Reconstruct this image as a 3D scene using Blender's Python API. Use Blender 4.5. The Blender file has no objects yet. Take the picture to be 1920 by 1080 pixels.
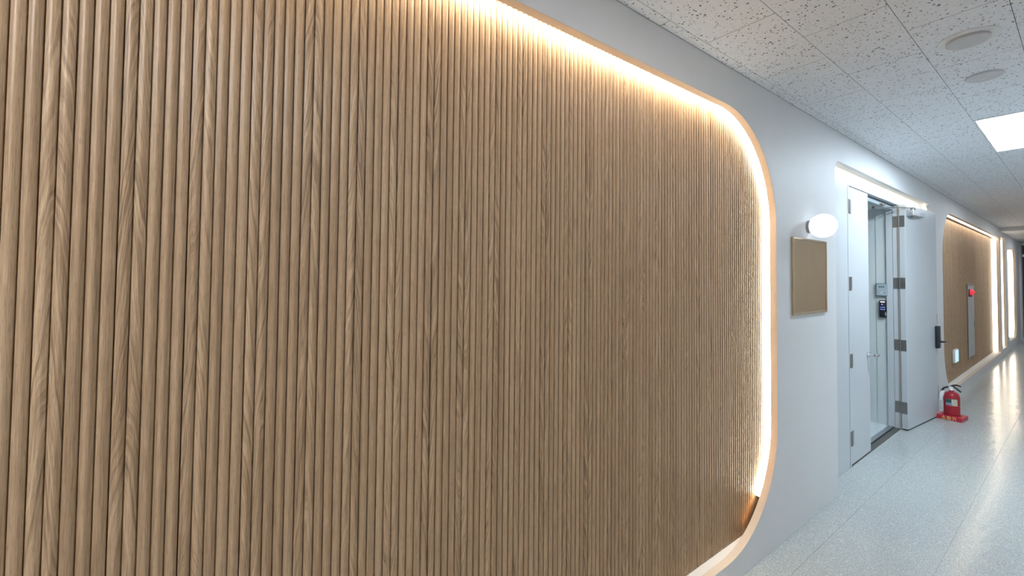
import bpy, bmesh, math, random
from mathutils import Vector, Matrix
random.seed(7)
SC = bpy.context.scene
COL = SC.collection
PI = math.pi

# ------------------------------------------------------------------ camera
CAM = Vector((0.0, -1.128, 1.5623))
def cam_axes(yaw, pitch, roll):
    f = Vector((math.cos(pitch)*math.cos(yaw), math.cos(pitch)*math.sin(yaw), math.sin(pitch)))
    r = Vector((math.sin(yaw), -math.cos(yaw), 0)); u = r.cross(f)
    return (math.cos(roll)*r + math.sin(roll)*u, -math.sin(roll)*r + math.cos(roll)*u, f)
r_, u_, f_ = cam_axes(0.92754, 0.028097, 0.009768)
cd = bpy.data.cameras.new('camera'); cam = bpy.data.objects.new('camera', cd); COL.objects.link(cam)
cd.sensor_fit = 'HORIZONTAL'; cd.sensor_width = 36.0; cd.lens = 814.22/1920*36
cd.shift_x = 0.0; cd.shift_y = -(540-495.78)/1920
cd.clip_start = 0.02; cd.clip_end = 60
m = Matrix.Identity(4)
for i, a in enumerate((r_, u_, -f_)):
    for j in range(3): m[j][i] = a[j]
m.translation = CAM
cam.matrix_world = m
SC.camera = cam

# ------------------------------------------------------------------ world, light levels, exposure
w = bpy.data.worlds.new('world'); SC.world = w; w.use_nodes = True
bg = w.node_tree.nodes['Background']; bg.inputs[0].default_value = (0.75, 0.8, 0.9, 1); bg.inputs[1].default_value = 0.05
SC.view_settings.view_transform = 'Standard'; SC.view_settings.look = 'None'
SC.view_settings.exposure = 0.1; SC.view_settings.gamma = 1.0; SC.view_settings.use_curve_mapping = False
PANEL_COL, PANEL_STR = (0.74, 0.88, 1.0), 54.0       # cool ceiling panel in view
FILL_COL, FILL_STR = (0.92, 0.95, 1.0), 6.0          # unseen panel added above the frame to fill the mid corridor
REAR_COL, REAR_STR = (0.94, 0.96, 1.0), 42.0          # ceiling panel behind the camera
FAR_COL, FAR_STR = (0.82, 0.90, 1.0), 14.0
LED_COL, LED_STR = (1.0, 0.85, 0.65), 42.0
GLOBE_COL, GLOBE_STR = (0.86, 0.93, 1.0), 0.95

# ------------------------------------------------------------------ node helpers
class NT:
    def __init__(s, name):
        s.m = bpy.data.materials.new(name); s.m.use_nodes = True
        s.t = s.m.node_tree; s.b = s.t.nodes['Principled BSDF']
    def n(s, kind, **kw):
        x = s.t.nodes.new(kind)
        for k, v in kw.items(): setattr(x, k, v)
        return x
    def put(s, sock, v):
        if isinstance(v, bpy.types.NodeSocket): s.t.links.new(v, sock)
        elif isinstance(v, (tuple, list)) and len(v) == 3 and sock.type == 'RGBA': sock.default_value = (*v, 1)
        else: sock.default_value = v
    def math(s, op, a, b=0.0, c=None, clamp=False):
        x = s.n('ShaderNodeMath', operation=op, use_clamp=clamp); s.put(x.inputs[0], a); s.put(x.inputs[1], b)
        if c is not None: s.put(x.inputs[2], c)
        return x.outputs[0]
    def comb(s, x, y, z):
        c = s.n('ShaderNodeCombineXYZ')
        for i, v in enumerate((x, y, z)): s.put(c.inputs[i], v)
        return c.outputs[0]
    def pos(s):
        g = s.n('ShaderNodeNewGeometry'); sp = s.n('ShaderNodeSeparateXYZ'); s.t.links.new(g.outputs['Position'], sp.inputs[0])
        return g.outputs['Position'], sp.outputs[0], sp.outputs[1], sp.outputs[2]
    def noise(s, vec, scale, detail=2.0, rough=0.5, out=0):
        x = s.n('ShaderNodeTexNoise'); s.put(x.inputs['Vector'], vec); s.put(x.inputs['Scale'], scale)
        s.put(x.inputs['Detail'], detail); s.put(x.inputs['Roughness'], rough); return x.outputs[out]
    def ramp(s, fac, stops):
        x = s.n('ShaderNodeValToRGB'); s.put(x.inputs[0], fac); e = x.color_ramp.elements
        while len(e) < len(stops): e.new(0.5)
        for el, (p, c) in zip(e, stops): el.position = p; el.color = (*c, 1) if len(c) == 3 else c
        return x.outputs[0]
    def mix(s, fac, a, b, mode='MIX'):
        x = s.n('ShaderNodeMix', data_type='RGBA', blend_type=mode)
        s.put(x.inputs[0], fac); s.put(x.inputs[6], a); s.put(x.inputs[7], b); return x.outputs[2]
    def bump(s, h, strength=0.2, dist=0.002):
        x = s.n('ShaderNodeBump'); s.put(x.inputs['Height'], h); x.inputs['Strength'].default_value = strength
        x.inputs['Distance'].default_value = dist; s.t.links.new(x.outputs[0], s.b.inputs['Normal'])
    def set(s, **kw):
        for k, v in kw.items(): s.put(s.b.inputs[k.replace('_', ' ')], v)
        return s.m

def plain(name, col, rough=0.5, metal=0.0, var=0.06, scale=14.0, **kw):
    """painted / plastic / metal: a base colour with faint mottling and micro relief"""
    t = NT(name); p, x, y, z = t.pos()
    nz = t.noise(p, scale, 3.0)
    lo = tuple(c*(1-var) for c in col); hi = tuple(min(1, c*(1+var)) for c in col)
    t.set(Base_Color=t.ramp(nz, [(0.3, lo), (0.7, hi)]), Roughness=rough, Metallic=metal, **kw)
    return t.m
def emit(name, col, strength, base=(0.8, 0.8, 0.8)):
    t = NT(name); t.set(Base_Color=base, Roughness=0.5, Emission_Color=col, Emission_Strength=strength); return t.m

PITCH = 0.0232; PANEL = 0.116; X0 = -0.233
def wood_material():
    t = NT('oak_laminate'); p, x, y, z = t.pos()
    u = t.math('DIVIDE', t.math('SUBTRACT', x, X0-PANEL*40), PANEL)
    pid = t.math('FLOOR', u); fr = t.math('MULTIPLY', t.math('FRACT', u), PANEL)
    wn = t.n('ShaderNodeTexWhiteNoise', noise_dimensions='1D'); t.put(wn.inputs['W'], pid)
    rnd = wn.outputs['Value']
    wn2 = t.n('ShaderNodeTexWhiteNoise', noise_dimensions='1D'); t.put(wn2.inputs['W'], t.math('ADD', pid, 57.3))
    rnd2 = wn2.outputs['Value']
    off = t.math('MULTIPLY', rnd, 40.0)
    sid = t.math('FLOOR', t.math('DIVIDE', fr, PITCH))
    wn3 = t.n('ShaderNodeTexWhiteNoise', noise_dimensions='2D'); t.put(wn3.inputs['Vector'], t.comb(pid, sid, 0.0))
    rs = wn3.outputs['Value']
    # long fine fibres
    zz = t.math('ADD', z, off)
    fib = t.noise(t.comb(t.math('MULTIPLY', x, 620.0), 0.0, t.math('MULTIPLY', zz, 13.0)), 1.0, 3.0, 0.6)
    band = t.noise(t.comb(t.math('MULTIPLY', x, 120.0), 3.0, t.math('MULTIPLY', zz, 1.1)), 1.0, 2.0, 0.5)
    pores = t.noise(t.comb(t.math('MULTIPLY', x, 900.0), 9.0, t.math('MULTIPLY', zz, 42.0)), 1.0, 1.0, 0.5)
    # flame figure on the first two slats of each panel
    dx = t.math('ABSOLUTE', t.math('SUBTRACT', fr, PITCH))
    sgn = t.math('SUBTRACT', t.math('MULTIPLY', t.math('GREATER_THAN', rnd2, 0.35), 2.0), 1.0)
    wob = t.noise(t.comb(t.math('MULTIPLY', x, 30.0), 5.0, t.math('MULTIPLY', zz, 3.0)), 1.0, 2.0)
    lev = t.math('ADD', t.math('ADD', zz, t.math('MULTIPLY', t.math('MULTIPLY', dx, sgn), 8.0)), t.math('MULTIPLY', wob, 0.30))
    fig = t.noise(t.comb(t.math('MULTIPLY', lev, 30.0), 0.0, t.math('MULTIPLY', x, 6.0)), 1.0, 3.0, 0.65)
    mask = t.math('MULTIPLY', t.math('LESS_THAN', fr, PITCH*2), 0.85)
    mask2 = t.math('MULTIPLY', mask, t.noise(t.comb(pid, 2.0, t.math('MULTIPLY', zz, 1.3)), 1.0, 1.0))
    g = t.math('ADD', t.math('MULTIPLY', t.math('SUBTRACT', fib, 0.12), 0.72), t.math('MULTIPLY', band, 0.45))
    g = t.math('ADD', g, t.math('MULTIPLY', t.math('MULTIPLY', t.math('SUBTRACT', fig, 0.5), mask2), 2.6))
    g = t.math('ADD', g, t.math('MULTIPLY', t.math('SUBTRACT', rs, 0.5), 0.10))
    c = t.ramp(g, [(0.24, (0.195, 0.120, 0.064)), (0.42, (0.350, 0.231, 0.133)), (0.55, (0.452, 0.310, 0.187)), (0.75, (0.575, 0.415, 0.268))])
    c = t.mix(t.math('MULTIPLY', t.math('LESS_THAN', pores, 0.36), 0.38), c, (0.160, 0.095, 0.050))
    t.bump(fib, 0.12, 0.0006)
    t.set(Base_Color=c, Roughness=0.40, Specular_IOR_Level=0.5)
    return t.m

def ceiling_material():
    t = NT('fissured_mineral_tile'); p, x, y, z = t.pos()
    warp = t.n('ShaderNodeTexNoise'); t.put(warp.inputs['Vector'], p); t.put(warp.inputs['Scale'], 45.0)
    vm = t.n('ShaderNodeVectorMath', operation='MULTIPLY_ADD'); t.put(vm.inputs[0], warp.outputs[1]); vm.inputs[1].default_value = (0.012, 0.012, 0.0); t.put(vm.inputs[2], p)
    def pits(scale, rad, chance):
        v = t.n('ShaderNodeTexVoronoi'); t.put(v.inputs['Vector'], vm.outputs[0]); v.inputs['Scale'].default_value = scale
        sp = t.n('ShaderNodeSeparateColor'); t.t.links.new(v.outputs['Color'], sp.inputs[0])
        r = t.math('MULTIPLY', t.math('MULTIPLY', sp.outputs[0], sp.outputs[1]), rad)
        on = t.math('LESS_THAN', sp.outputs[2], chance)
        return t.math('MULTIPLY', t.math('LESS_THAN', v.outputs['Distance'], r), on)
    a = t.math('MAXIMUM', pits(95.0, 0.55, 0.68), pits(175.0, 0.56, 0.40))
    nz = t.noise(p, 60.0, 3.0)
    base = t.ramp(nz, [(0.3, (0.80, 0.815, 0.84)), (0.7, (0.865, 0.88, 0.905))])
    t.bump(t.math('SUBTRACT', 1.0, a), 0.6, 0.002)
    t.set(Base_Color=t.mix(a, base, (0.15, 0.148, 0.145)), Roughness=0.9, Specular_IOR_Level=0.15)
    return t.m

def floor_material():
    t = NT('speckled_vinyl_tile'); p, x, y, z = t.pos()
    vo = t.n('ShaderNodeTexVoronoi'); t.put(vo.inputs['Vector'], p); vo.inputs['Scale'].default_value = 130.0
    sp = t.n('ShaderNodeSeparateColor'); t.t.links.new(vo.outputs['Color'], sp.inputs[0])
    fl = t.noise(p, 140.0, 3.0, 0.65); fl2 = t.noise(t.comb(t.math('ADD', x, 7.0), y, 3.0), 175.0, 2.0, 0.6)
    big = t.noise(p, 1.3, 2.0)
    c = t.ramp(fl, [(0.36, (0.27, 0.30, 0.30)), (0.46, (0.43, 0.46, 0.455)), (0.58, (0.50, 0.53, 0.52)), (0.68, (0.63, 0.655, 0.645))])
    c = t.mix(t.math('MULTIPLY', t.math('LESS_THAN', fl2, 0.385), 0.8), c, (0.15, 0.17, 0.175))
    c = t.mix(t.math('MULTIPLY', t.math('GREATER_THAN', sp.outputs[0], 0.82), 0.45), c, (0.68, 0.70, 0.69))
    c = t.mix(0.22, c, t.ramp(big, [(0.35, (0.41, 0.42, 0.46)), (0.65, (0.47, 0.515, 0.485))]))
    wav = t.noise(t.comb(t.math('MULTIPLY', x, 1.0), t.math('MULTIPLY', y, 1.4), 0.0), 9.0, 2.0)
    t.bump(wav, 0.10, 0.012)
    ro = t.math('ADD', 0.11, t.math('MULTIPLY', t.noise(p, 30.0, 3.0), 0.12))
    t.set(Base_Color=c, Roughness=ro, Specular_IOR_Level=0.42)
    return t.m

def brushed(name, col, rough=0.3, vert=True):
    t = NT(name); p, x, y, z = t.pos()
    v = t.comb(t.math('MULTIPLY', x, 300.0), t.math('MULTIPLY', y, 300.0), t.math('MULTIPLY', z, 8.0)) if vert else t.comb(t.math('MULTIPLY', x, 8.0), t.math('MULTIPLY', y, 8.0), t.math('MULTIPLY', z, 300.0))
    nz = t.noise(v, 1.0, 2.0)
    c = t.ramp(nz, [(0.3, tuple(k*0.85 for k in col)), (0.7, col)])
    t.set(Base_Color=c, Metallic=1.0, Roughness=t.math('ADD', rough-0.06, t.math('MULTIPLY', nz, 0.12)))
    return t.m

M = {}
M['wood'] = wood_material()
M['ceil'] = ceiling_material()
M['floor'] = floor_material()
M['wall'] = plain('white_wall_paint', (0.75, 0.755, 0.76), 0.55, var=0.015, scale=3.0)
M['reveal'] = plain('warm_lit_reveal', (0.68, 0.57, 0.465), 0.6, var=0.02, scale=6.0)  # white edge board; warm LED light on it is painted in as beige
M['sill'] = plain('white_sill_board', (0.74, 0.73, 0.71), 0.5, var=0.02)
M['cove'] = plain('cove_white', (0.80, 0.79, 0.76), 0.6, var=0.02)
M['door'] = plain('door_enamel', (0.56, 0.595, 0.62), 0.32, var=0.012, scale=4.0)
M['dark'] = plain('dark_gap', (0.035, 0.032, 0.03), 0.8)
M['grout'] = plain('seam_filler', (0.30, 0.32, 0.32), 0.7)
M['grid'] = plain('ceiling_joint_shadow_bar', (0.07, 0.07, 0.07), 0.8)
M['tan'] = plain('hinge_gap_filler', (0.38, 0.32, 0.25), 0.7)
M['steel'] = brushed('satin_steel', (0.38, 0.365, 0.35), 0.42)
M['chrome'] = brushed('chrome', (0.75, 0.75, 0.78), 0.14)
M['alu'] = brushed('aluminium', (0.62, 0.65, 0.70), 0.35, False)
M['gold'] = brushed('bronze_plate', (0.64, 0.485, 0.295), 0.2)
M['goldrim'] = brushed('polished_brass_rim', (0.72, 0.60, 0.44), 0.2)
M['black'] = plain('black_plastic', (0.02, 0.021, 0.024), 0.3)
M['navy'] = plain('navy_frame', (0.03, 0.035, 0.06), 0.35)
M['red'] = plain('red_enamel', (0.36, 0.016, 0.028), 0.28)
M['redplastic'] = plain('red_plastic_tray', (0.50, 0.025, 0.045), 0.38)
M['yellow'] = plain('yellow_lettering', (0.95, 0.72, 0.22), 0.5)
M['whitep'] = plain('white_plastic', (0.80, 0.80, 0.79), 0.35)
M['greyp'] = plain('grey_blue_plastic', (0.40, 0.47, 0.50), 0.4)
M['greydk'] = plain('dark_grey_plastic', (0.10, 0.13, 0.15), 0.4)
M['lens'] = emit('panel_diffuser', PANEL_COL, PANEL_STR)
M['lensrear'] = emit('panel_diffuser_warm', REAR_COL, REAR_STR)
M['lensfill'] = emit('panel_diffuser_fill', FILL_COL, FILL_STR)
M['lensfar'] = emit('panel_diffuser_far', FAR_COL, FAR_STR)
M['led'] = emit('warm_led_diffuser', LED_COL, LED_STR)
M['coveglow'] = emit('lit_cove_wall_glow', LED_COL, LED_STR*0.12)  # glow painted onto far cove walls that are only lit, not LEDs
M['ledmid'] = emit('warm_led_diffuser_mid', LED_COL, LED_STR*0.34)
M['ledend'] = emit('amber_led_tail', (1.0, 0.45, 0.14), LED_STR*0.16)
M['leddoor'] = emit('warm_led_diffuser_door', (1.0, 0.88, 0.70), LED_STR*0.30)
M['globe'] = emit('opal_glass_lit', GLOBE_COL, GLOBE_STR, (0.9, 0.92, 0.95))

# ------------------------------------------------------------------ mesh helpers
class MB:
    def __init__(s): s.bm = bmesh.new()
    def box(s, x0, x1, y0, y1, z0, z1, bev=0.0, seg=1):
        t = bmesh.new()
        v = [t.verts.new(c) for c in ((x0,y0,z0),(x1,y0,z0),(x1,y1,z0),(x0,y1,z0),(x0,y0,z1),(x1,y0,z1),(x1,y1,z1),(x0,y1,z1))]
        for f in ((3,2,1,0),(4,5,6,7),(0,1,5,4),(1,2,6,5),(2,3,7,6),(3,0,4,7)): t.faces.new([v[i] for i in f])
        if bev: bmesh.ops.bevel(t, geom=list(t.edges), offset=bev, segments=seg, profile=0.5, affect='EDGES')
        s.merge(t); return s
    def merge(s, t, mat=None):
        if mat is not None: bmesh.ops.transform(t, matrix=mat, verts=t.verts)
        bmesh.ops.recalc_face_normals(t, faces=t.faces)
        me = bpy.data.meshes.new('tmp'); t.to_mesh(me); t.free(); s.bm.from_mesh(me); bpy.data.meshes.remove(me)
    def prism(s, pts, axis, a, b, bev=0.0):
        """closed outline pts (u,v) extruded along axis from a to b. axis y: (x,z); x: (y,z); z: (x,y)"""
        t = bmesh.new()
        def P(u, v, k): return {'y': (u, k, v), 'x': (k, u, v), 'z': (u, v, k)}[axis]
        A = [t.verts.new(P(u, v, a)) for u, v in pts]; B = [t.verts.new(P(u, v, b)) for u, v in pts]
        n = len(pts); t.faces.new(A); t.faces.new(B[::-1])
        for i in range(n): t.faces.new((A[i], A[(i+1) % n], B[(i+1) % n], B[i]))
        if bev:
            es = [e for e in t.edges if (e.verts[0] in A) == (e.verts[1] in A)]
            bmesh.ops.bevel(t, geom=es, offset=bev, segments=2, profile=0.5, affect='EDGES')
        s.merge(t); return s
    def lathe(s, prof, mat, n=32):
        """prof (r,h) turned about local z, then placed by mat"""
        t = bmesh.new(); rings = []
        for r, h in prof:
            if r < 1e-6: rings.append([t.verts.new((0, 0, h))])
            else: rings.append([t.verts.new((r*math.cos(2*PI*k/n), r*math.sin(2*PI*k/n), h)) for k in range(n)])
        for A, B in zip(rings, rings[1:]):
            for k in range(n):
                k2 = (k+1) % n
                if len(A) == 1 and len(B) == 1: continue
                if len(A) == 1: t.faces.new((A[0], B[k], B[k2]))
                elif len(B) == 1: t.faces.new((A[k], A[k2], B[0]))
                else: t.faces.new((A[k], A[k2], B[k2], B[k]))
        s.merge(t, mat); return s
    def tube(s, pts, rad, n=8):
        pts = [Vector(p) for p in pts]; rads = rad if isinstance(rad, (list, tuple)) else [rad]*len(pts)
        t = bmesh.new(); rings = []
        d0 = (pts[1]-pts[0]).normalized(); ref = Vector((0, 0, 1)) if abs(d0.z) < 0.9 else Vector((1, 0, 0))
        nrm = d0.cross(ref).normalized()
        for i, p in enumerate(pts):
            d = (pts[min(i+1, len(pts)-1)] - pts[max(i-1, 0)]).normalized()
            nrm = (nrm - d*nrm.dot(d)).normalized(); b = d.cross(nrm)
            rings.append([t.verts.new(p + rads[i]*(math.cos(2*PI*k/n)*nrm + math.sin(2*PI*k/n)*b)) for k in range(n)])
        for A, B in zip(rings, rings[1:]):
            for k in range(n): t.faces.new((A[k], A[(k+1) % n], B[(k+1) % n], B[k]))
        t.faces.new(rings[0]); t.faces.new(rings[-1][::-1]); s.merge(t); return s
    def sweep(s, path, n0, n1, y0, y1):
        """path: (x, z, nx, nz) on the wall plane; rectangle section n0..n1 along the normal, y0..y1 in depth"""
        t = bmesh.new(); rings = []
        for x, z, nx, nz in path:
            rings.append([t.verts.new((x+nx*n, y, z+nz*n)) for n, y in ((n0, y0), (n1, y0), (n1, y1), (n0, y1))])
        for A, B in zip(rings, rings[1:]):
            for k in range(4): t.faces.new((A[k], A[(k+1) % 4], B[(k+1) % 4], B[k]))
        t.faces.new(rings[0]); t.faces.new(rings[-1][::-1]); s.merge(t); return s
    def mesh(s, name, mat, smooth=None):
        me = bpy.data.meshes.new(name); s.bm.to_mesh(me); s.bm.free(); me.materials.append(mat)
        if smooth is not None:
            me.shade_smooth(); me.set_sharp_from_angle(angle=math.radians(smooth))
        return me
    def build(s, name, mat, parent=None, smooth=None, loc=None):
        return link(name, s.mesh(name, mat, smooth), parent, loc)

def link(name, me, parent=None, loc=None):
    o = bpy.data.objects.new(name, me); COL.objects.link(o)
    if parent is not None: o.parent = parent
    if loc is not None: o.location = loc
    return o
def tag(o, label, cat, group=None):
    o['label'] = label; o['category'] = cat
    if group: o['group'] = group
    return o
def thing(name, label, cat, loc=(0, 0, 0), rotz=0.0, group=None):
    o = bpy.data.objects.new(name, None); o.empty_display_size = 0.05; COL.objects.link(o)
    o.location = loc; o.rotation_euler = (0, 0, rotz); return tag(o, label, cat, group)
def struct(o): o['kind'] = 'structure'; return o
def T(x, y, z): return Matrix.Translation((x, y, z))
RX = Matrix.Rotation(PI/2, 4, 'X')       # local z -> world -y
RY = Matrix.Rotation(PI/2, 4, 'Y')       # local z -> world x

def rounded(x0, x1, z0, z1, rtl, rtr, rbr, rbl, n=16):
    """clockwise outline from top-left: list of (x, z, nx, nz), normals pointing out of the opening"""
    out = []
    def arc(cx, cz, r, a0, a1):
        if r < 1e-4:
            am = math.radians((a0+a1)/2); q = math.sqrt(2); out.append((cx, cz, math.cos(am)*q, math.sin(am)*q)); return
        for k in range(n+1):
            a = math.radians(a0+(a1-a0)*k/n); out.append((cx+r*math.cos(a), cz+r*math.sin(a), math.cos(a), math.sin(a)))
    arc(x0+rtl, z1-rtl, rtl, 180, 90); arc(x1-rtr, z1-rtr, rtr, 90, 0)
    arc(x1-rbr, z0+rbr, rbr, 0, -90); arc(x0+rbl, z0+rbl, rbl, -90, -180)
    return out
def board(name, outer, holes, y0, y1, mat):
    """flat board with holes in the x,z plane, y0..y1 thick"""
    cu = bpy.data.curves.new(name, 'CURVE'); cu.dimensions = '2D'; cu.fill_mode = 'BOTH'; cu.extrude = (y1-y0)/2
    for loop in [outer]+holes:
        sp = cu.splines.new('POLY'); sp.points.add(len(loop)-1); sp.use_cyclic_u = True
        for pt, c in zip(sp.points, loop): pt.co = (c[0], c[1], 0, 1)
    ob = bpy.data.objects.new(name, cu); me = bpy.data.meshes.new_from_object(ob)
    bpy.data.objects.remove(ob); bpy.data.curves.remove(cu)
    for v in me.vertices: v.co = (v.co.x, (y0+y1)/2 + v.co.z, v.co.y)
    bm = bmesh.new(); bm.from_mesh(me); bmesh.ops.remove_doubles(bm, verts=bm.verts, dist=1e-5)
    bmesh.ops.recalc_face_normals(bm, faces=bm.faces); bm.to_mesh(me); bm.free()
    me.materials.clear(); me.materials.append(mat)
    return me

# ------------------------------------------------------------------ setting
CH = 2.678            # ceiling height
W = 1.9               # corridor width
XA, XB = -3.6, 17.4   # corridor ends
BULK = 13.5
# openings of the left wall
R1 = rounded(-1.9, 2.826, 0.110, 2.478, 0.6, 0.6, 0.6, 0.6, 20)
R2 = rounded(7.67, 13.36, 0.110, 2.470, 0.6, 0.02, 0.02, 0.6, 16)
R3 = rounded(13.62, 14.42, 0.14, 2.50, 0.02, 0.02, 0.02, 0.02, 2)
R4 = rounded(14.72, 16.55, 0.20, 2.34, 0.35, 0.35, 0.35, 0.35, 12)
DO = rounded(3.83, 7.06, -0.5, 2.458, 0.09, 0.09, 0.0, 0.0, 8)
door_top = [(x, z) for x, z, _, _ in DO if z > 0]
outer = [(XA, 0), (XA, CH), (XB, CH), (XB, 0), (7.06, 0)] + door_top[::-1] + [(3.83, 0)]
wl = struct(link('wall_left', board('wall_left', outer, [[(a, b) for a, b, _, _ in R] for R in (R1, R2, R3, R4)], 0.0, 0.038, M['wall'])))
def edge_lining(path, closed, n1=0.0012):
    p = list(path) + ([path[0]] if closed else [])
    return MB().sweep(p, -n1, 0.0004, 0.0008, 0.0385)
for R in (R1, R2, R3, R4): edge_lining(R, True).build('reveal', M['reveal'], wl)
for R, D in ((R2, 0.111), (R3, 0.17), (R4, 0.129)): MB().sweep(list(R)+[R[0]], 0.0005, 0.008, 0.038, D).build('cove', M['cove'], wl)
# the large recess widens behind its lip: sill, side and top boards of the cove
MB().box(-2.0, 2.90, 0.0385, 0.1, 0.095, 0.1098).build('sill', M['sill'], wl)
MB().box(2.888, 2.90, 0.0385, 0.1, 0.11, 2.545).box(-2.0, -1.988, 0.0385, 0.1, 0.11, 2.545).box(-2.0, 2.90, 0.0385, 0.1, 2.545, 2.557).box(2.818, 2.888, 0.082, 0.1, 0.11, 2.545).build('cove', M['cove'], wl)
DTOP = [q for q in DO if q[1] > 0]
edge_lining([(3.83, 0.0, -1, 0)]+DTOP+[(7.06, 0.0, 1, 0)], False).build('reveal', M['sill'], wl)
MB().sweep([(3.83, 0.0, -1, 0)]+DTOP+[(7.06, 0.0, 1, 0)], 0.0325, 0.040, 0.038, 0.10).build('cove', M['wall'], wl)
# backing behind the recesses
MB().box(-2.2, 3.0, 0.1005, 0.12, 0.02, 2.6).build('backing', M['dark'], wl)
MB().box(7.45, 13.50, 0.123, 0.14, 0.02, 2.6).build('backing', M['dark'], wl)
MB().box(13.55, 14.48, 0.171, 0.19, 0.02, 2.6).build('backing', M['wall'], wl)
MB().box(14.55, 16.7, 0.141, 0.16, 0.02, 2.6).build('backing', M['dark'], wl)
# recessed wall that carries the door frame
FX0, FX1, FZ = 4.455, 6.085, 2.397
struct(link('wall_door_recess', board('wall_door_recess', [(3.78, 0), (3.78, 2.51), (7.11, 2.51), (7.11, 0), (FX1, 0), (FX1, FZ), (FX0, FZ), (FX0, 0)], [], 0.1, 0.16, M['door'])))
# other corridor walls
struct(MB().box(XA, XB, -W-0.1, -W, 0, CH).build('wall_right', M['wall']))
struct(MB().box(XA-0.1, XA, -W-0.1, 0.04, 0, CH).build('wall_rear', M['wall']))
struct(MB().box(XB, XB+0.1, -W-0.1, 0.04, 0, CH).build('wall_end', M['wall']))
# floor: slab and the strips of sheet between the long seams
fl = struct(MB().box(XA-0.1, XB+0.1, -W-0.1, 0.101, -0.08, -0.0015).build('floor', M['grout']))
ys = [0.1, -0.15, -0.60, -1.05, -1.50, -W]
for a, b in zip(ys, ys[1:]):
    o = MB().box(XA, XB, b+0.0007, a-0.0007, -0.0012, 0.0).build('tile', M['floor'], fl)
# vestibule behind the open door
struct(MB().box(4.3, 6.5, 0.18, 1.9, -0.06, 0.004).build('floor_vestibule', plain('pale_tile', (0.62, 0.68, 0.70), 0.3)))
VW = plain('vestibule_paint', (0.66, 0.71, 0.71), 0.5, var=0.015)
wv = struct(MB().box(6.072, 6.2, 0.165, 0.292, 0.004, 2.40).box(6.078, 6.2, 0.292, 1.9, 0.004, 2.40).build('wall_vestibule_side', VW))
struct(MB().box(4.2, 6.2, 1.9, 2.0, 0.0, 2.40).build('wall_vestibule_back', VW))
struct(MB().box(4.2, 4.3, 0.165, 1.9, 0.0, 2.40).build('wall_vestibule_near', VW))
struct(MB().box(4.2, 6.2, 0.165, 2.0, 2.34, 2.42).build('ceiling_vestibule', VW))

# ceiling: slab, joint bars behind the tiles, tiles in running bond
ce = struct(MB().box(XA-0.1, XB+0.1, -W-0.1, 0.05, CH+0.0012, CH+0.1).build('ceiling', M['grid']))
LX0, LX1, LY0, LY1 = 4.35, 5.55, -0.9515, -0.6515          # the lit panel in view
LAMPS = [(LX0, LX1, 'lens'), (0.75, 1.95, 'lensfill'), (-1.95, -0.75, 'lensrear'), (7.95, 9.15, 'lensfar'), (11.55, 12.75, 'lensfar')]
G = 0.0011
tile_me = MB().box(-0.3+0.0018, 0.3-0.0018, -0.15+G, 0.15-G, 0.0, 0.0012).mesh('ceiling_tile', M['ceil'])
strip_me = MB().box(-0.3+0.0018, 0.3-0.0018, -0.0515/2+G, 0.0515/2-0.002, 0.0, 0.0012).mesh('ceiling_edge_tile', M['ceil'])
for row in range(-1, 6):
    off = 1.65 if row % 2 else 1.95
    yc = -0.0515/2 if row < 0 else -0.0515-0.15-0.3*row
    k = -4 if row < 0 else -9
    while True:
        xc = off+0.6*k+0.3; k += 1
        if xc-0.3 > BULK: break
        if xc < XA+0.3: 
            continue
        if row >= 0 and any(xc > a and xc < b for a, b, _ in LAMPS) and abs(yc-(LY0+LY1)/2) < 0.1: continue
        if row in (4, 5) and xc < -1.0: pass
        link('tile', tile_me if row >= 0 else strip_me, ce, (xc, yc, CH))
struct(MB().box(XA, BULK, -W, -0.0515-1.8-0.001, CH-0.0005, CH+0.0011).build('trim_2', M['wall']))
# bulkhead and the lower soffit beyond it
struct(MB().box(BULK, XB, -W, 0.0, 2.60, CH+0.004, 0.003).build('ceiling_bulkhead', M['wall']))
struct(MB().box(BULK-0.012, BULK, -W, 0.0, 2.655, CH-0.0005).build('trim_1', M['wall']))

# ------------------------------------------------------------------ oak slat cladding of the large recess
def slat_profile(wd, h, rc=0.0038, dome=0.0038):
    """flat half-round: upright flanks, rounded shoulders and a gently domed face"""
    hw = wd/2; pts = [(-hw, 0.0)]
    for k in range(5):
        a = PI/2*k/4*0.86; pts.append((-hw+rc-rc*math.cos(a), -(h-dome-rc)-rc*math.sin(a)))
    x1, y1 = pts[-1]
    for k in range(1, 4):
        u = x1+(0-x1)*k/3; pts.append((u, -h+(h+y1)*(u/x1)**2))
    return pts+[(-u, v) for u, v in pts[-2::-1]]
def slat_mesh(name, wd, h, z0, z1):
    b = MB(); t = bmesh.new(); pr = slat_profile(wd, h)
    A = [t.verts.new((u, v, z0)) for u, v in pr]; B = [t.verts.new((u, v, z1)) for u, v in pr]
    for i in range(len(pr)-1): t.faces.new((A[i], A[i+1], B[i+1], B[i]))
    t.faces.new(A[::-1]); t.faces.new(B); t.faces.new((A[0], B[0], B[-1], A[-1]))
    b.merge(t); return b.mesh(name, M['wood'], 50)
SLB, SLT = 0.1115, 2.54
slat = slat_mesh('slat', PITCH-0.0017, 0.0125, SLB, SLT)
base = MB().box(0.0014, PANEL-0.0004, 0.0, 0.008, SLB, SLT).mesh('panel', M['wood'])
YS = 0.0940
clad = thing('slat_cladding', 'light oak vertical half-round slat cladding filling the large rounded recess', 'wall cladding', (0, YS, 0))
kp = int(math.floor((-1.9-X0)/PANEL))
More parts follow.
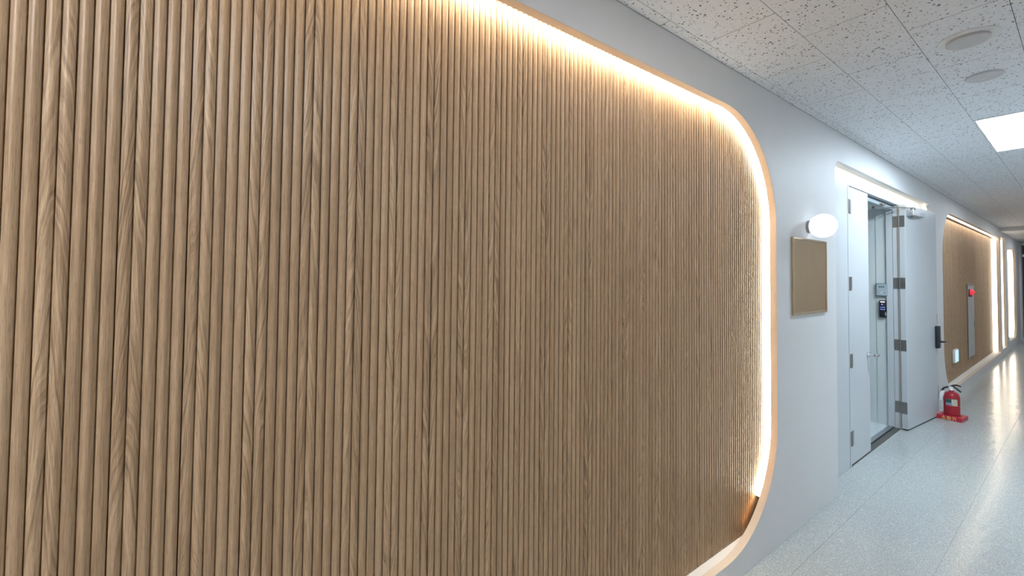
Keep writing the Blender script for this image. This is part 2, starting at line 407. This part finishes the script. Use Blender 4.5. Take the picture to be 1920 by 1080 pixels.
while True:
    xp = X0+PANEL*kp; kp += 1
    if xp > 2.81: break
    if xp < -1.0: 
        continue
    p = link('panel', base, clad, (xp, 0, 0))
    for j in range(5):
        if xp+PITCH*(j+1) > 2.815: break
        link('slat', slat, p, (PITCH*(j+0.5)+0.0004, 0, 0))
# far recesses: slats too fine to tell apart
def slat_field(x0, x1, z0, z1, y, pitch):
    t = bmesh.new(); n = int((x1-x0)/pitch); pr = [(-0.5, 0), (-0.42, -0.5), (-0.2, -0.95), (0.2, -0.95), (0.42, -0.5), (0.5, 0)]
    for i in range(n):
        c = x0+(i+0.5)*pitch
        A = [t.verts.new((c+u*pitch*0.96, y+v*0.008, z0)) for u, v in pr]; B = [t.verts.new((c+u*pitch*0.96, y+v*0.008, z1)) for u, v in pr]
        for k in range(5): t.faces.new((A[k], A[k+1], B[k+1], B[k]))
        t.faces.new(A[::-1]); t.faces.new(B)
    b = MB(); b.merge(t); return b
for lab, x0, x1, z0, z1, y in (('oak slat cladding in the second recess behind the fire extinguisher', 7.6, 13.35, 0.1115, 2.46, 0.119), ('oak slat cladding in the last rounded recess at corridor end', 14.65, 16.54, 0.20, 2.34, 0.138)):
    c = thing('slat_cladding', lab, 'wall cladding', (0, 0, 0))
    o = slat_field(x0, x1, z0, z1, y, PITCH).build('slats', M['wood'], c); o['kind'] = 'stuff'
    MB().box(x0, x1, y, y+0.0025, z0, z1).build('panel', M['wood'], c)

# ------------------------------------------------------------------ hidden LED lines of the recesses, glowing bands for lit cove walls
def led(label, *runs):
    t = thing('led_strip', label, 'light strip', (0, 0, 0), 0, 'warm cove lights')
    for path, y0, y1, mat in runs:
        MB().sweep(path, -0.0022, -0.0012, y0, y1).build('diffuser', M[mat], t)
        MB().sweep(path, -0.0012, 0.0004, y0-0.0015, y1+0.0015).build('channel', M['alu'], t)
a = [q for q in R1 if q[0] > -1.35 and (q[1] > 1.0 or (q[0] > 2.0 and q[1] > 0.31))]
OFS = lambda nz: 0.036 if nz > 0.98 else 0.052 if nz < 0.3 else 0.036+(0.98-nz)/0.68*0.016
tail = [(x+nx*0.052, z+nz*0.052, nx, nz) for x, z, nx, nz in R1 if x > 2.50 and z < 0.31]
tail = [(a[-1][0]+a[-1][2]*0.052, a[-1][1]+a[-1][3]*0.052, a[-1][2], a[-1][3])]+tail
a = [(x+nx*OFS(nz), z+nz*OFS(nz), nx, nz) for x, z, nx, nz in a]
led('warm LED line along top and right edge of large slatted recess', ([(-1.4, 2.514, 0, 1)]+a, 0.041, 0.080, 'led'), (tail, 0.041, 0.054, 'ledend'))
led('warm LED line along top of second slatted recess, glow painted on its lit right cove wall', ([q for q in R2 if q[1] > 2.1][:17]+[(13.30, 2.470, 0, 1)], 0.0405, 0.072, 'ledmid'), ([(13.36, 2.44, 1, 0), (13.36, 0.115, 1, 0)], 0.0405, 0.110, 'coveglow'))
led('glow painted as lit cove wall of upright niche beside the corridor bulkhead', ([(14.42, 2.48, 1, 0), (14.42, 0.16, 1, 0)], 0.0405, 0.165, 'coveglow'))
led('glow painted as lit cove wall on right edge of last rounded recess', ([q for q in R4 if q[0] > 15.6], 0.0405, 0.128, 'coveglow'))
led('warm LED line along top of the door recess', ([(x+nx*0.03, z+nz*0.03, nx, nz) for x, z, nx, nz in DTOP], 0.042, 0.066, 'leddoor'))

# ------------------------------------------------------------------ door
LT = 2.362
door = struct(bpy.data.objects.new('door_1', None)); COL.objects.link(door); door.location = (4.49, 0.1, 0)
def W2L(o): return Matrix.Translation(-Vector(o))
DOFF = Vector((4.49, 0.1, 0))
class DB(MB):
    def build(s, name, mat, parent=None, smooth=None, off=DOFF):
        bmesh.ops.transform(s.bm, matrix=Matrix.Translation(-off), verts=s.bm.verts)
        return link(name, s.mesh(name, mat, smooth), parent)
HZ = [(0.172, 0.292), (0.822, 0.938), (1.473, 1.590), (2.128, 2.247)]
# frame
DB().box(FX0+0.001, 4.4885, 0.097, 0.18, 0, FZ-0.002, 0.001).build('jamb', M['door'], door)
DB().box(6.047, FX1-0.001, 0.092, 0.143, 0, FZ-0.002, 0.001).build('jamb', M['door'], door)
DB().box(6.050, FX1-0.001, 0.1455, 0.20, 0, FZ-0.002, 0.001).build('jamb', M['door'], door)
DB().box(6.052, 6.08, 0.142, 0.147, 0, 2.36).build('seal', M['greydk'], door)
DB().box(4.489, 6.0465, 0.097, 0.135, LT+0.004, FZ-0.002, 0.001).build('head', M['door'], door)
DB().box(4.489, 6.049, 0.137, 0.20, 2.318, FZ-0.002, 0.002).build('head', M['greyp'], door)
DB().box(4.489, 6.048, 0.135, 0.152, LT-0.012, LT+0.002).build('seal', M['greydk'], door)
th = DB().box(4.49, 6.05, 0.100, 0.150, 0.0, 0.006, 0.002).build('threshold', brushed('threshold_metal', (0.26, 0.25, 0.24), 0.45, False), door)
DB().box(4.49, 6.06, 0.1515, 0.158, 0.0, 0.010).build('seal', M['dark'], door)
DB().box(4.49, 6.06, 0.1585, 0.20, 0.0, 0.014, 0.003).build('threshold', M['alu'], door)
# narrow fixed leaf
lf = DB().box(4.4925, 5.02, 0.1, 0.145, 0.014, LT-0.002, 0.0015).build('door_leaf', M['door'], door); lf['label'] = 'narrow closed door leaf'
DB().box(4.495, 5.015, 0.108, 0.14, 0.001, 0.0135).build('gap_strip', M['dark'], lf)  # dark strip put in for the dark gap under the leaf
for z0, z1 in HZ:
    DB().box(4.468, 4.4895, 0.0945, 0.0975, z0, z1, 0.0008).box(4.4925, 4.545, 0.0965, 0.1005, z0, z1, 0.0008).lathe([(0, 0), (0.0065, 0), (0.0065, z1-z0), (0, z1-z0)], T(4.4905, 0.094, z0), 12).build('hinge', M['steel'], lf)
lv = DB().lathe([(0, 0), (0.026, 0), (0.027, 0.006), (0.022, 0.012), (0.013, 0.016), (0.011, 0.045), (0, 0.045)], T(4.965, 0.0995, 0.885) @ RX, 24)
lv.tube([(4.965, 0.052, 0.885), (4.972, 0.046, 0.884), (4.99, 0.043, 0.882), (5.03, 0.042, 0.879), (5.075, 0.044, 0.877)], [0.011, 0.012, 0.0115, 0.010, 0.008], 12)
lv.build('lever_handle', M['chrome'], lf, 40)
# wide leaf, swung open against the wall
LO = Vector((6.026, 0.036, 0)); LA = math.atan2(-0.086, 0.944)
big = MB().box(0.0, 0.955, 0.0, 0.050, 0.014, LT-0.002, 0.002).build('door_leaf', M['door'], door)
big.location = LO-DOFF; big.rotation_euler = (0, 0, LA); big['label'] = 'wide door leaf standing open against wall'
MB().box(0.004, 0.95, 0.006, 0.044, 0.001, 0.0135).build('gap_strip', M['dark'], big)  # same dark strip for the gap under the wide leaf
for z0, z1 in HZ:
    MB().box(-0.0025, 0.0, 0.004, 0.048, z0, z1, 0.0006).build('hinge', M['steel'], big)
for z0, z1 in HZ:     # jamb side of the hinges with the knuckle
    DB().box(6.0445, 6.047, 0.0925, 0.140, z0, z1, 0.0006).lathe([(0, 0), (0.0065, 0), (0.0065, z1-z0), (0, z1-z0)], T(6.034, 0.0885, z0), 12).build('hinge', M['steel'], door)
DB().box(6.034, 6.046, 0.088, 0.096, 0.02, LT-0.005).build('gap_filler', M['tan'], door)
# digital lock and lever
MB().box(0.855, 0.925, -0.036, 0.0, 0.79, 1.045, 0.010, 3).build('digital_lock', M['black'], big, 40)
MB().tube([(0.895, -0.035, 0.868), (0.895, -0.058, 0.868), (0.905, -0.064, 0.868), (0.94, -0.066, 0.868), (1.0, -0.066, 0.868)], [0.012, 0.012, 0.011, 0.010, 0.009], 10).build('lever_handle', M['black'], big, 40)
st = MB()
for k in range(9): st.box(0.925+0.004*((k*7) % 3), 0.948-0.003*((k*5) % 3), -0.0012, -0.0002, 1.075+0.0125*k, 1.075+0.0125*k+0.0065)
st.build('red_marking', plain('red_print', (0.50, 0.10, 0.09), 0.6), big)
MB().box(0.936, 0.948, -0.0015, 0.001, 0.215, 0.36, 0.0006).build('flush_bolt', M['steel'], big)
# door closer: body on the leaf, two arms to the frame head
MB().box(0.23, 0.44, -0.046, -0.002, 2.250, 2.298, 0.006, 2).build('door_closer', M['greyp'], big)
MB().box(0.045, 0.232, -0.058, -0.0005, 2.243, 2.303, 0.005, 2).build('closer_cover', M['alu'], big)
MB().lathe([(0, 0), (0.022, 0), (0.022, 0.02), (0.014, 0.026), (0, 0.026)], T(0.12, -0.030, 2.303), 20).lathe([(0, 0), (0.016, 0), (0.020, -0.012), (0, -0.012)], T(0.12, -0.030, 2.243), 20).build('closer_spindle', M['steel'], big, 40)
DB().tube([(6.135, -0.010, 2.330), (6.015, 0.030, 2.326), (5.68, 0.215, 2.314)], 0.0065, 8).build('closer_arm', M['chrome'], door, 40)
DB().tube([(5.68, 0.215, 2.322), (5.60, 0.118, 2.326)], 0.0055, 8).lathe([(0, -0.012), (0.012, -0.012), (0.012, 0.012), (0, 0.012)], T(5.68, 0.215, 2.316), 14).build('closer_arm', M['steel'], door, 40)
DB().box(5.555, 5.645, 0.108, 0.1365, 2.318, 2.334, 0.003).build('closer_shoe', M['steel'], door)

# ------------------------------------------------------------------ devices beside the open door
t = thing('wall_control_panel', 'square grey-blue control panel on vestibule wall above the keypad', 'control panel', (6.0715, 0.241, 1.387))
MB().box(-0.022, 0.0, -0.051, 0.049, 0.0, 0.142, 0.004, 2).build('body', M['greydk'], t)
MB().box(-0.0245, -0.0215, -0.047, 0.045, 0.008, 0.136, 0.002).build('face', M['greyp'], t)
MB().box(-0.0258, -0.0242, -0.036, 0.012, 0.034, 0.042).box(-0.0258, -0.0242, -0.034, -0.016, 0.0345, 0.0415).build('display_bar', M['whitep'], t)
kb = MB()
for k in range(3): kb.box(-0.0256, -0.0242, -0.020+0.017*k, -0.010+0.017*k, 0.094, 0.112, 0.0005)
kb.build('indicator_marks', M['greydk'], t)
t = thing('keypad', 'black entry keypad with lit blue keys on vestibule wall', 'keypad', (6.0715, 0.234, 1.160))
MB().box(-0.030, 0.0, -0.029, 0.029, 0.0, 0.185, 0.007, 2).build('body', M['black'], t, 40)
MB().box(-0.0312, -0.0295, -0.018, 0.018, 0.163, 0.172, 0.0005).build('status_light', emit('white_led', (0.85, 0.92, 1.0), 2.2), t)
EB = emit('blue_key_light', (0.25, 0.35, 1.0), 0.8, (0.1, 0.12, 0.3))
MB().lathe([(0, 0), (0.008, 0), (0.007, 0.0015), (0, 0.0015)], T(-0.0298, 0.004, 0.140) @ Matrix.Rotation(-PI/2, 4, 'Y'), 16).build('logo_light', EB, t)
for i in range(3):
    for j in range(2): MB().box(-0.0312, -0.0295, -0.019+0.014*i, -0.010+0.014*i, 0.082+0.022*j, 0.092+0.022*j, 0.0005).build('key', EB, t)
MB().box(-0.0308, -0.026, -0.029, -0.022, 0.02, 0.06, 0.001).build('side_tab', M['greyp'], t)

# ------------------------------------------------------------------ bronze plaque and wall globe
t = thing('wall_plaque', 'blank bronze plaque with brass rim on white wall below globe lamp', 'plaque', (3.3195, 0.0, 1.336))
PW, PH = 0.2855, 0.494
MB().box(-PW, PW, -0.0105, 0.0, 0.0, PH, 0.001).build('backing', M['gold'], t)
rim = MB()
rim.box(-PW, PW, -0.0145, -0.0100, 0.0, 0.014, 0.001).box(-PW, PW, -0.0145, -0.0100, PH-0.014, PH, 0.0015)
rim.box(-PW, -PW+0.014, -0.0145, -0.0100, 0.014, PH-0.014, 0.001).box(PW-0.014, PW, -0.0145, -0.0100, 0.014, PH-0.014, 0.001)
rim.build('rim', M['goldrim'], t)
t = thing('wall_lamp', 'lit opal globe lamp on white wall above bronze plaque', 'lamp', (3.31, 0.0, 1.913))
MB().lathe([(0, 0), (0.042, 0), (0.042, 0.016), (0.034, 0.020), (0.026, 0.03), (0, 0.03)], T(0, 0, 0) @ RX, 32).build('wall_mount', M['steel'], t, 40)
prof = [(0.078*math.sin(PI*k/20), -0.078*math.cos(PI*k/20)) for k in range(21)]
MB().lathe([(max(r, 0) if 0 < i < 20 else 0, h) for i, (r, h) in enumerate(prof)], T(0, -0.085, 0), 40).build('globe', M['globe'], t, 180)

# ------------------------------------------------------------------ ceiling fittings
for (a, b, mt), lab in zip(LAMPS+[(14.9, 16.1, 'lensfar')], ('bright cool-white ceiling light panel beyond the round ceiling speakers', 'added fill light panel, unseen, above the middle of the large slatted recess', 'ceiling light panel at the near end of the corridor', 'ceiling light panel above near end of second recess', 'ceiling light panel above far end of second recess', 'added fill light panel, unseen, in the lower soffit at corridor end')):  # second and last panels are unseen, added to brighten dim stretches
    t = thing('ceiling_light', lab, 'ceiling light', ((a+b)/2, (LY0+LY1)/2, CH if b < BULK else 2.5965))
    fw = 0.024
    f = MB().box(-0.599, 0.599, -0.149, -0.149+fw, -0.003, 0.0010, 0.0005).box(-0.599, 0.599, 0.149-fw*0.45, 0.149, -0.003, 0.0010, 0.0005)
    f.box(-0.599, -0.599+fw, -0.149+fw, 0.149-fw*0.45, -0.003, 0.0010, 0.0005).box(0.599-fw*0.5, 0.599, -0.149+fw, 0.149-fw*0.45, -0.003, 0.0010, 0.0005)
    f.build('frame', M['whitep'], t)
    MB().box(-0.599+fw, 0.599-fw*0.5, -0.149+fw, 0.149-fw*0.45, -0.001, 0.0008).build('diffuser', M[mt], t)
SPK = plain('painted_disc', (0.62, 0.62, 0.63), 0.5)
t = thing('ceiling_speaker', 'larger round white ceiling speaker with inner disc, nearest the camera', 'ceiling speaker', (2.85, -0.8065, CH), 0, 'round ceiling fittings')
MB().lathe([(0, 0), (0.103, 0), (0.103, -0.003), (0.092, -0.006), (0.0, -0.006)], T(0, 0, 0), 48).build('rim', M['whitep'], t, 30)
MB().lathe([(0, -0.006), (0.072, -0.006), (0.074, -0.016), (0.068, -0.020), (0, -0.021)], T(0, 0, 0), 48).build('grille', SPK, t, 30)
t = thing('ceiling_speaker', 'smaller flat round ceiling disc between larger disc and light panel', 'ceiling speaker', (3.44, -0.797, CH), 0, 'round ceiling fittings')
MB().lathe([(0, 0), (0.073, 0), (0.075, -0.004), (0.070, -0.010), (0, -0.011)], T(0, 0, 0), 48).build('cover', SPK, t, 30)
MB().lathe([(0, -0.0105), (0.010, -0.0105), (0.009, -0.014), (0, -0.014)], T(0, 0, 0), 16).build('centre_screw', M['whitep'], t, 30)

# ------------------------------------------------------------------ fire extinguisher on its tray
EA = math.radians(10)
tr = thing('extinguisher_tray', 'red plastic tray with yellow lettering under the fire extinguisher', 'tray', (6.985, -0.155, 0), math.radians(-6))
MB().prism([(-0.105, -0.105), (0.105, -0.105), (0.105, 0.105), (-0.105, 0.105)], 'z', 0.0, 0.046, 0.006).build('tray_body', M['redplastic'], tr)
MB().lathe([(0.074, 0.0455), (0.082, 0.0455), (0.081, 0.050), (0.075, 0.050), (0.074, 0.0455)], T(0, 0, 0), 32).build('collar', M['redplastic'], tr, 40)
def strokes(b, segs, y0, z0, s, wd=0.16):
    for seg in segs:
        if seg[0] == 'o':
            _, cu, cv, r = seg; pts = [(cu+r*math.cos(2*PI*k/14), cv+r*math.sin(2*PI*k/14)) for k in range(15)]
        else: pts = list(seg)
        for (u0, v0), (u1, v1) in zip(pts, pts[1:]):
            d = math.hypot(u1-u0, v1-v0); nx, nz = -(v1-v0)/d*wd/2*0.7, (u1-u0)/d*wd/2*0.7
            ex, ez = (u1-u0)/d*wd*0.25, (v1-v0)/d*wd*0.25
            q = [(u0-ex+nx, v0-ez+nz), (u1+ex+nx, v1+ez+nz), (u1+ex-nx, v1+ez-nz), (u0-ex-nx, v0-ez-nz)]
            # on the face that looks back along -x: screen right is -y
            b.prism([(y0-u*s, z0+v*s) for u, v in q], 'x', -0.1066, -0.1052)
SO = [((0.5, 1.0), (0.42, 0.72), (0.12, 0.48)), ((0.48, 0.82), (0.62, 0.66), (0.88, 0.48)), ((0.5, 0.42), (0.5, 0.12)), ((0.05, 0.08), (0.95, 0.08))]
HWA = [((0.25, 0.98), (0.45, 0.98)), ((0.06, 0.82), (0.62, 0.82)), ('o', 0.34, 0.58, 0.14), ((0.34, 0.40), (0.34, 0.20)), ((0.03, 0.16), (0.66, 0.20)), ((0.80, 1.0), (0.80, 0.0)), ((0.80, 0.52), (0.98, 0.52))]
GI = [((0.08, 0.88), (0.55, 0.88), (0.50, 0.55), (0.12, 0.12)), ((0.84, 1.0), (0.84, 0.0))]
tx = MB()
for k, g in enumerate((SO, HWA, GI)): strokes(tx, g, 0.062-0.043*k, 0.006, 0.036)
tx.build('lettering', M['yellow'], tr)
ex = thing('fire_extinguisher', 'red fire extinguisher with black handle and white nozzle beside open door', 'fire extinguisher', (6.985, -0.155, 0.0465), math.radians(-6))
MB().lathe([(0, 0), (0.062, 0), (0.068, 0.006), (0.068, 0.205), (0.064, 0.226), (0.052, 0.246), (0.034, 0.258), (0.022, 0.262), (0.020, 0.276), (0, 0.276)], T(0, 0, 0), 40).build('cylinder', M['red'], ex, 40)
def patch(name, mat, a0, a1, z0, z1, r=0.0686, n=14):
    t_ = bmesh.new(); A = []; B = []
    for k in range(n+1):
        a_ = math.radians(a0+(a1-a0)*k/n); A.append(t_.verts.new((r*math.cos(a_), r*math.sin(a_), z0))); B.append(t_.verts.new((r*math.cos(a_), r*math.sin(a_), z1)))
    for k in range(n): t_.faces.new((A[k], A[k+1], B[k+1], B[k]))
    b = MB(); b.merge(t_); return b.build(name, mat, ex, 60)
patch('label', plain('label_cream', (0.62, 0.58, 0.45), 0.5), 150, 235, 0.115, 0.185)
patch('label_green', plain('label_green', (0.03, 0.10, 0.10), 0.5), 150, 192, 0.140, 0.184, 0.0691)
patch('label_blue', plain('label_blue', (0.14, 0.24, 0.50), 0.5), 150, 196, 0.118, 0.134, 0.0691)
for k in range(4): patch('label_text', plain('label_ink', (0.40, 0.36, 0.22), 0.5), 200, 231, 0.126+0.014*k, 0.130+0.014*k, 0.0691, 4)
patch('seam_band', plain('pink_band', (0.66, 0.22, 0.20), 0.4), 150, 270, 0.110, 0.113, 0.0690)
MB().lathe([(0, 0.270), (0.019, 0.270), (0.019, 0.292), (0.014, 0.298), (0.014, 0.318), (0, 0.318)], T(0, 0, 0), 20).box(-0.014, 0.03, -0.012, 0.022, 0.290, 0.312, 0.003).build('valve', M['whitep'], ex, 40)
MB().tube([(0, 0.01, 0.315), (0, -0.012, 0.330), (0, -0.040, 0.340), (0, -0.066, 0.337), (0, -0.078, 0.328)], [0.009, 0.010, 0.010, 0.009, 0.006], 8).build('lever', M['black'], ex, 60)
MB().tube([(0, -0.008, 0.322), (0, -0.040, 0.302), (0, -0.066, 0.278), (0, -0.078, 0.268)], [0.009, 0.009, 0.009, 0.008], 8).build('carry_handle', M['black'], ex, 60)
MB().tube([(0.0, 0.012, 0.302), (-0.005, 0.035, 0.306), (-0.012, 0.060, 0.290), (-0.018, 0.076, 0.262), (-0.02, 0.081, 0.23)], 0.010, 10).build('hose', M['black'], ex, 60)
MB().tube([(-0.030, 0.060, 0.258), (-0.036, 0.070, 0.235), (-0.038, 0.078, 0.19), (-0.038, 0.080, 0.15)], [0.014, 0.021, 0.019, 0.015], 14).build('nozzle', M['whitep'], ex, 60)

# ------------------------------------------------------------------ things in the second recess
YR = 0.1095
t = thing('hydrant_cabinet', 'tall narrow white hydrant cabinet set in second slatted recess', 'cabinet', (10.66, YR, 0.27))
MB().box(-0.33, 0.33, -0.006, 0.0, 0.0, 1.24, 0.003).build('frame', M['steel'], t)
MB().box(-0.30, 0.30, -0.010, -0.0055, 0.03, 1.06, 0.003).build('door', plain('cabinet_enamel', (0.50, 0.52, 0.53), 0.45), t)
MB().box(-0.30, 0.30, -0.010, -0.0055, 1.075, 1.215, 0.003).build('top_panel', plain('cabinet_enamel_top', (0.52, 0.53, 0.54), 0.45), t)
for k in range(4): MB().box(-0.10, 0.16, -0.0108, -0.0098, 0.62+0.07*k, 0.645+0.07*k).build('printed_line', M['greyp'], t)
MB().box(0.25, 0.285, -0.018, -0.0095, 0.50, 0.60, 0.004).build('handle', M['steel'], t)
t = thing('alarm_lamp', 'round red alarm lamp on top of the hydrant cabinet', 'alarm lamp', (10.50, YR-0.0105, 1.375))
MB().box(-0.10, 0.05, -0.010, 0.0, -0.075, 0.055, 0.004).build('base_plate', plain('alarm_plate', (0.16, 0.02, 0.03), 0.4), t)
MB().lathe([(0, 0), (0.048, 0), (0.048, 0.015), (0.040, 0.034), (0.022, 0.048), (0, 0.052)], T(0.0, -0.0098, 0.0) @ RX, 24).build('dome', emit('red_alarm_dome', (1.0, 0.06, 0.10), 0.55, (0.7, 0.03, 0.05)), t, 60)
MB().lathe([(0, 0), (0.022, 0), (0.020, 0.02), (0, 0.024)], T(0.0, -0.0098, -0.055) @ RX, 16).build('push_button', M['red'], t, 60)
t = thing('wall_box', 'small white wall box with pale blue reflected light painted on its front, on lower slats', 'wall box', (9.05, YR, 0.365))
MB().box(-0.08, 0.17, -0.033, 0.0, 0.0, 0.19, 0.008, 2).build('housing', M['whitep'], t, 40)
MB().box(-0.070, 0.16, -0.037, -0.0325, 0.010, 0.180, 0.003).build('front_cover', emit('blue_reflection_glow', (0.45, 0.78, 1.0), 0.75), t)  # emission stands in for cyan light reflected on the cover

# ------------------------------------------------------------------ glazed door in the end wall
d2 = struct(bpy.data.objects.new('door_2', None)); COL.objects.link(d2); d2.location = (XB, -0.85, 0)
for y0, y1 in ((-0.80, -0.70), (-0.05, 0.05), (0.72, 0.79)): MB().box(-0.05, -0.001, y0, y1, 0.12, 2.50, 0.004).build('stile', M['navy'], d2)
MB().box(-0.052, -0.001, -0.80, 0.79, 2.40, 2.50, 0.003).build('transom_rail', M['navy'], d2)
MB().box(-0.056, -0.001, -0.80, 0.79, 2.20, 2.27, 0.003).build('transom_rail', M['whitep'], d2)
MB().box(-0.056, -0.001, -0.82, 0.80, 2.50, 2.56, 0.003).build('head_trim', M['whitep'], d2)
MB().box(-0.06, -0.001, -0.82, 0.80, 0.0, 0.12, 0.003).build('kick_plate', M['whitep'], d2)
gm = NT('dim_glass'); gm.set(Base_Color=(0.20, 0.23, 0.28), Roughness=0.08)
for y0, y1 in ((-0.70, -0.05), (0.05, 0.72)):
    MB().box(-0.03, -0.02, y0, y1, 0.12, 2.20).build('pane', gm.m, d2)
    MB().box(-0.03, -0.02, y0, y1, 2.27, 2.40).build('transom_pane', gm.m, d2)
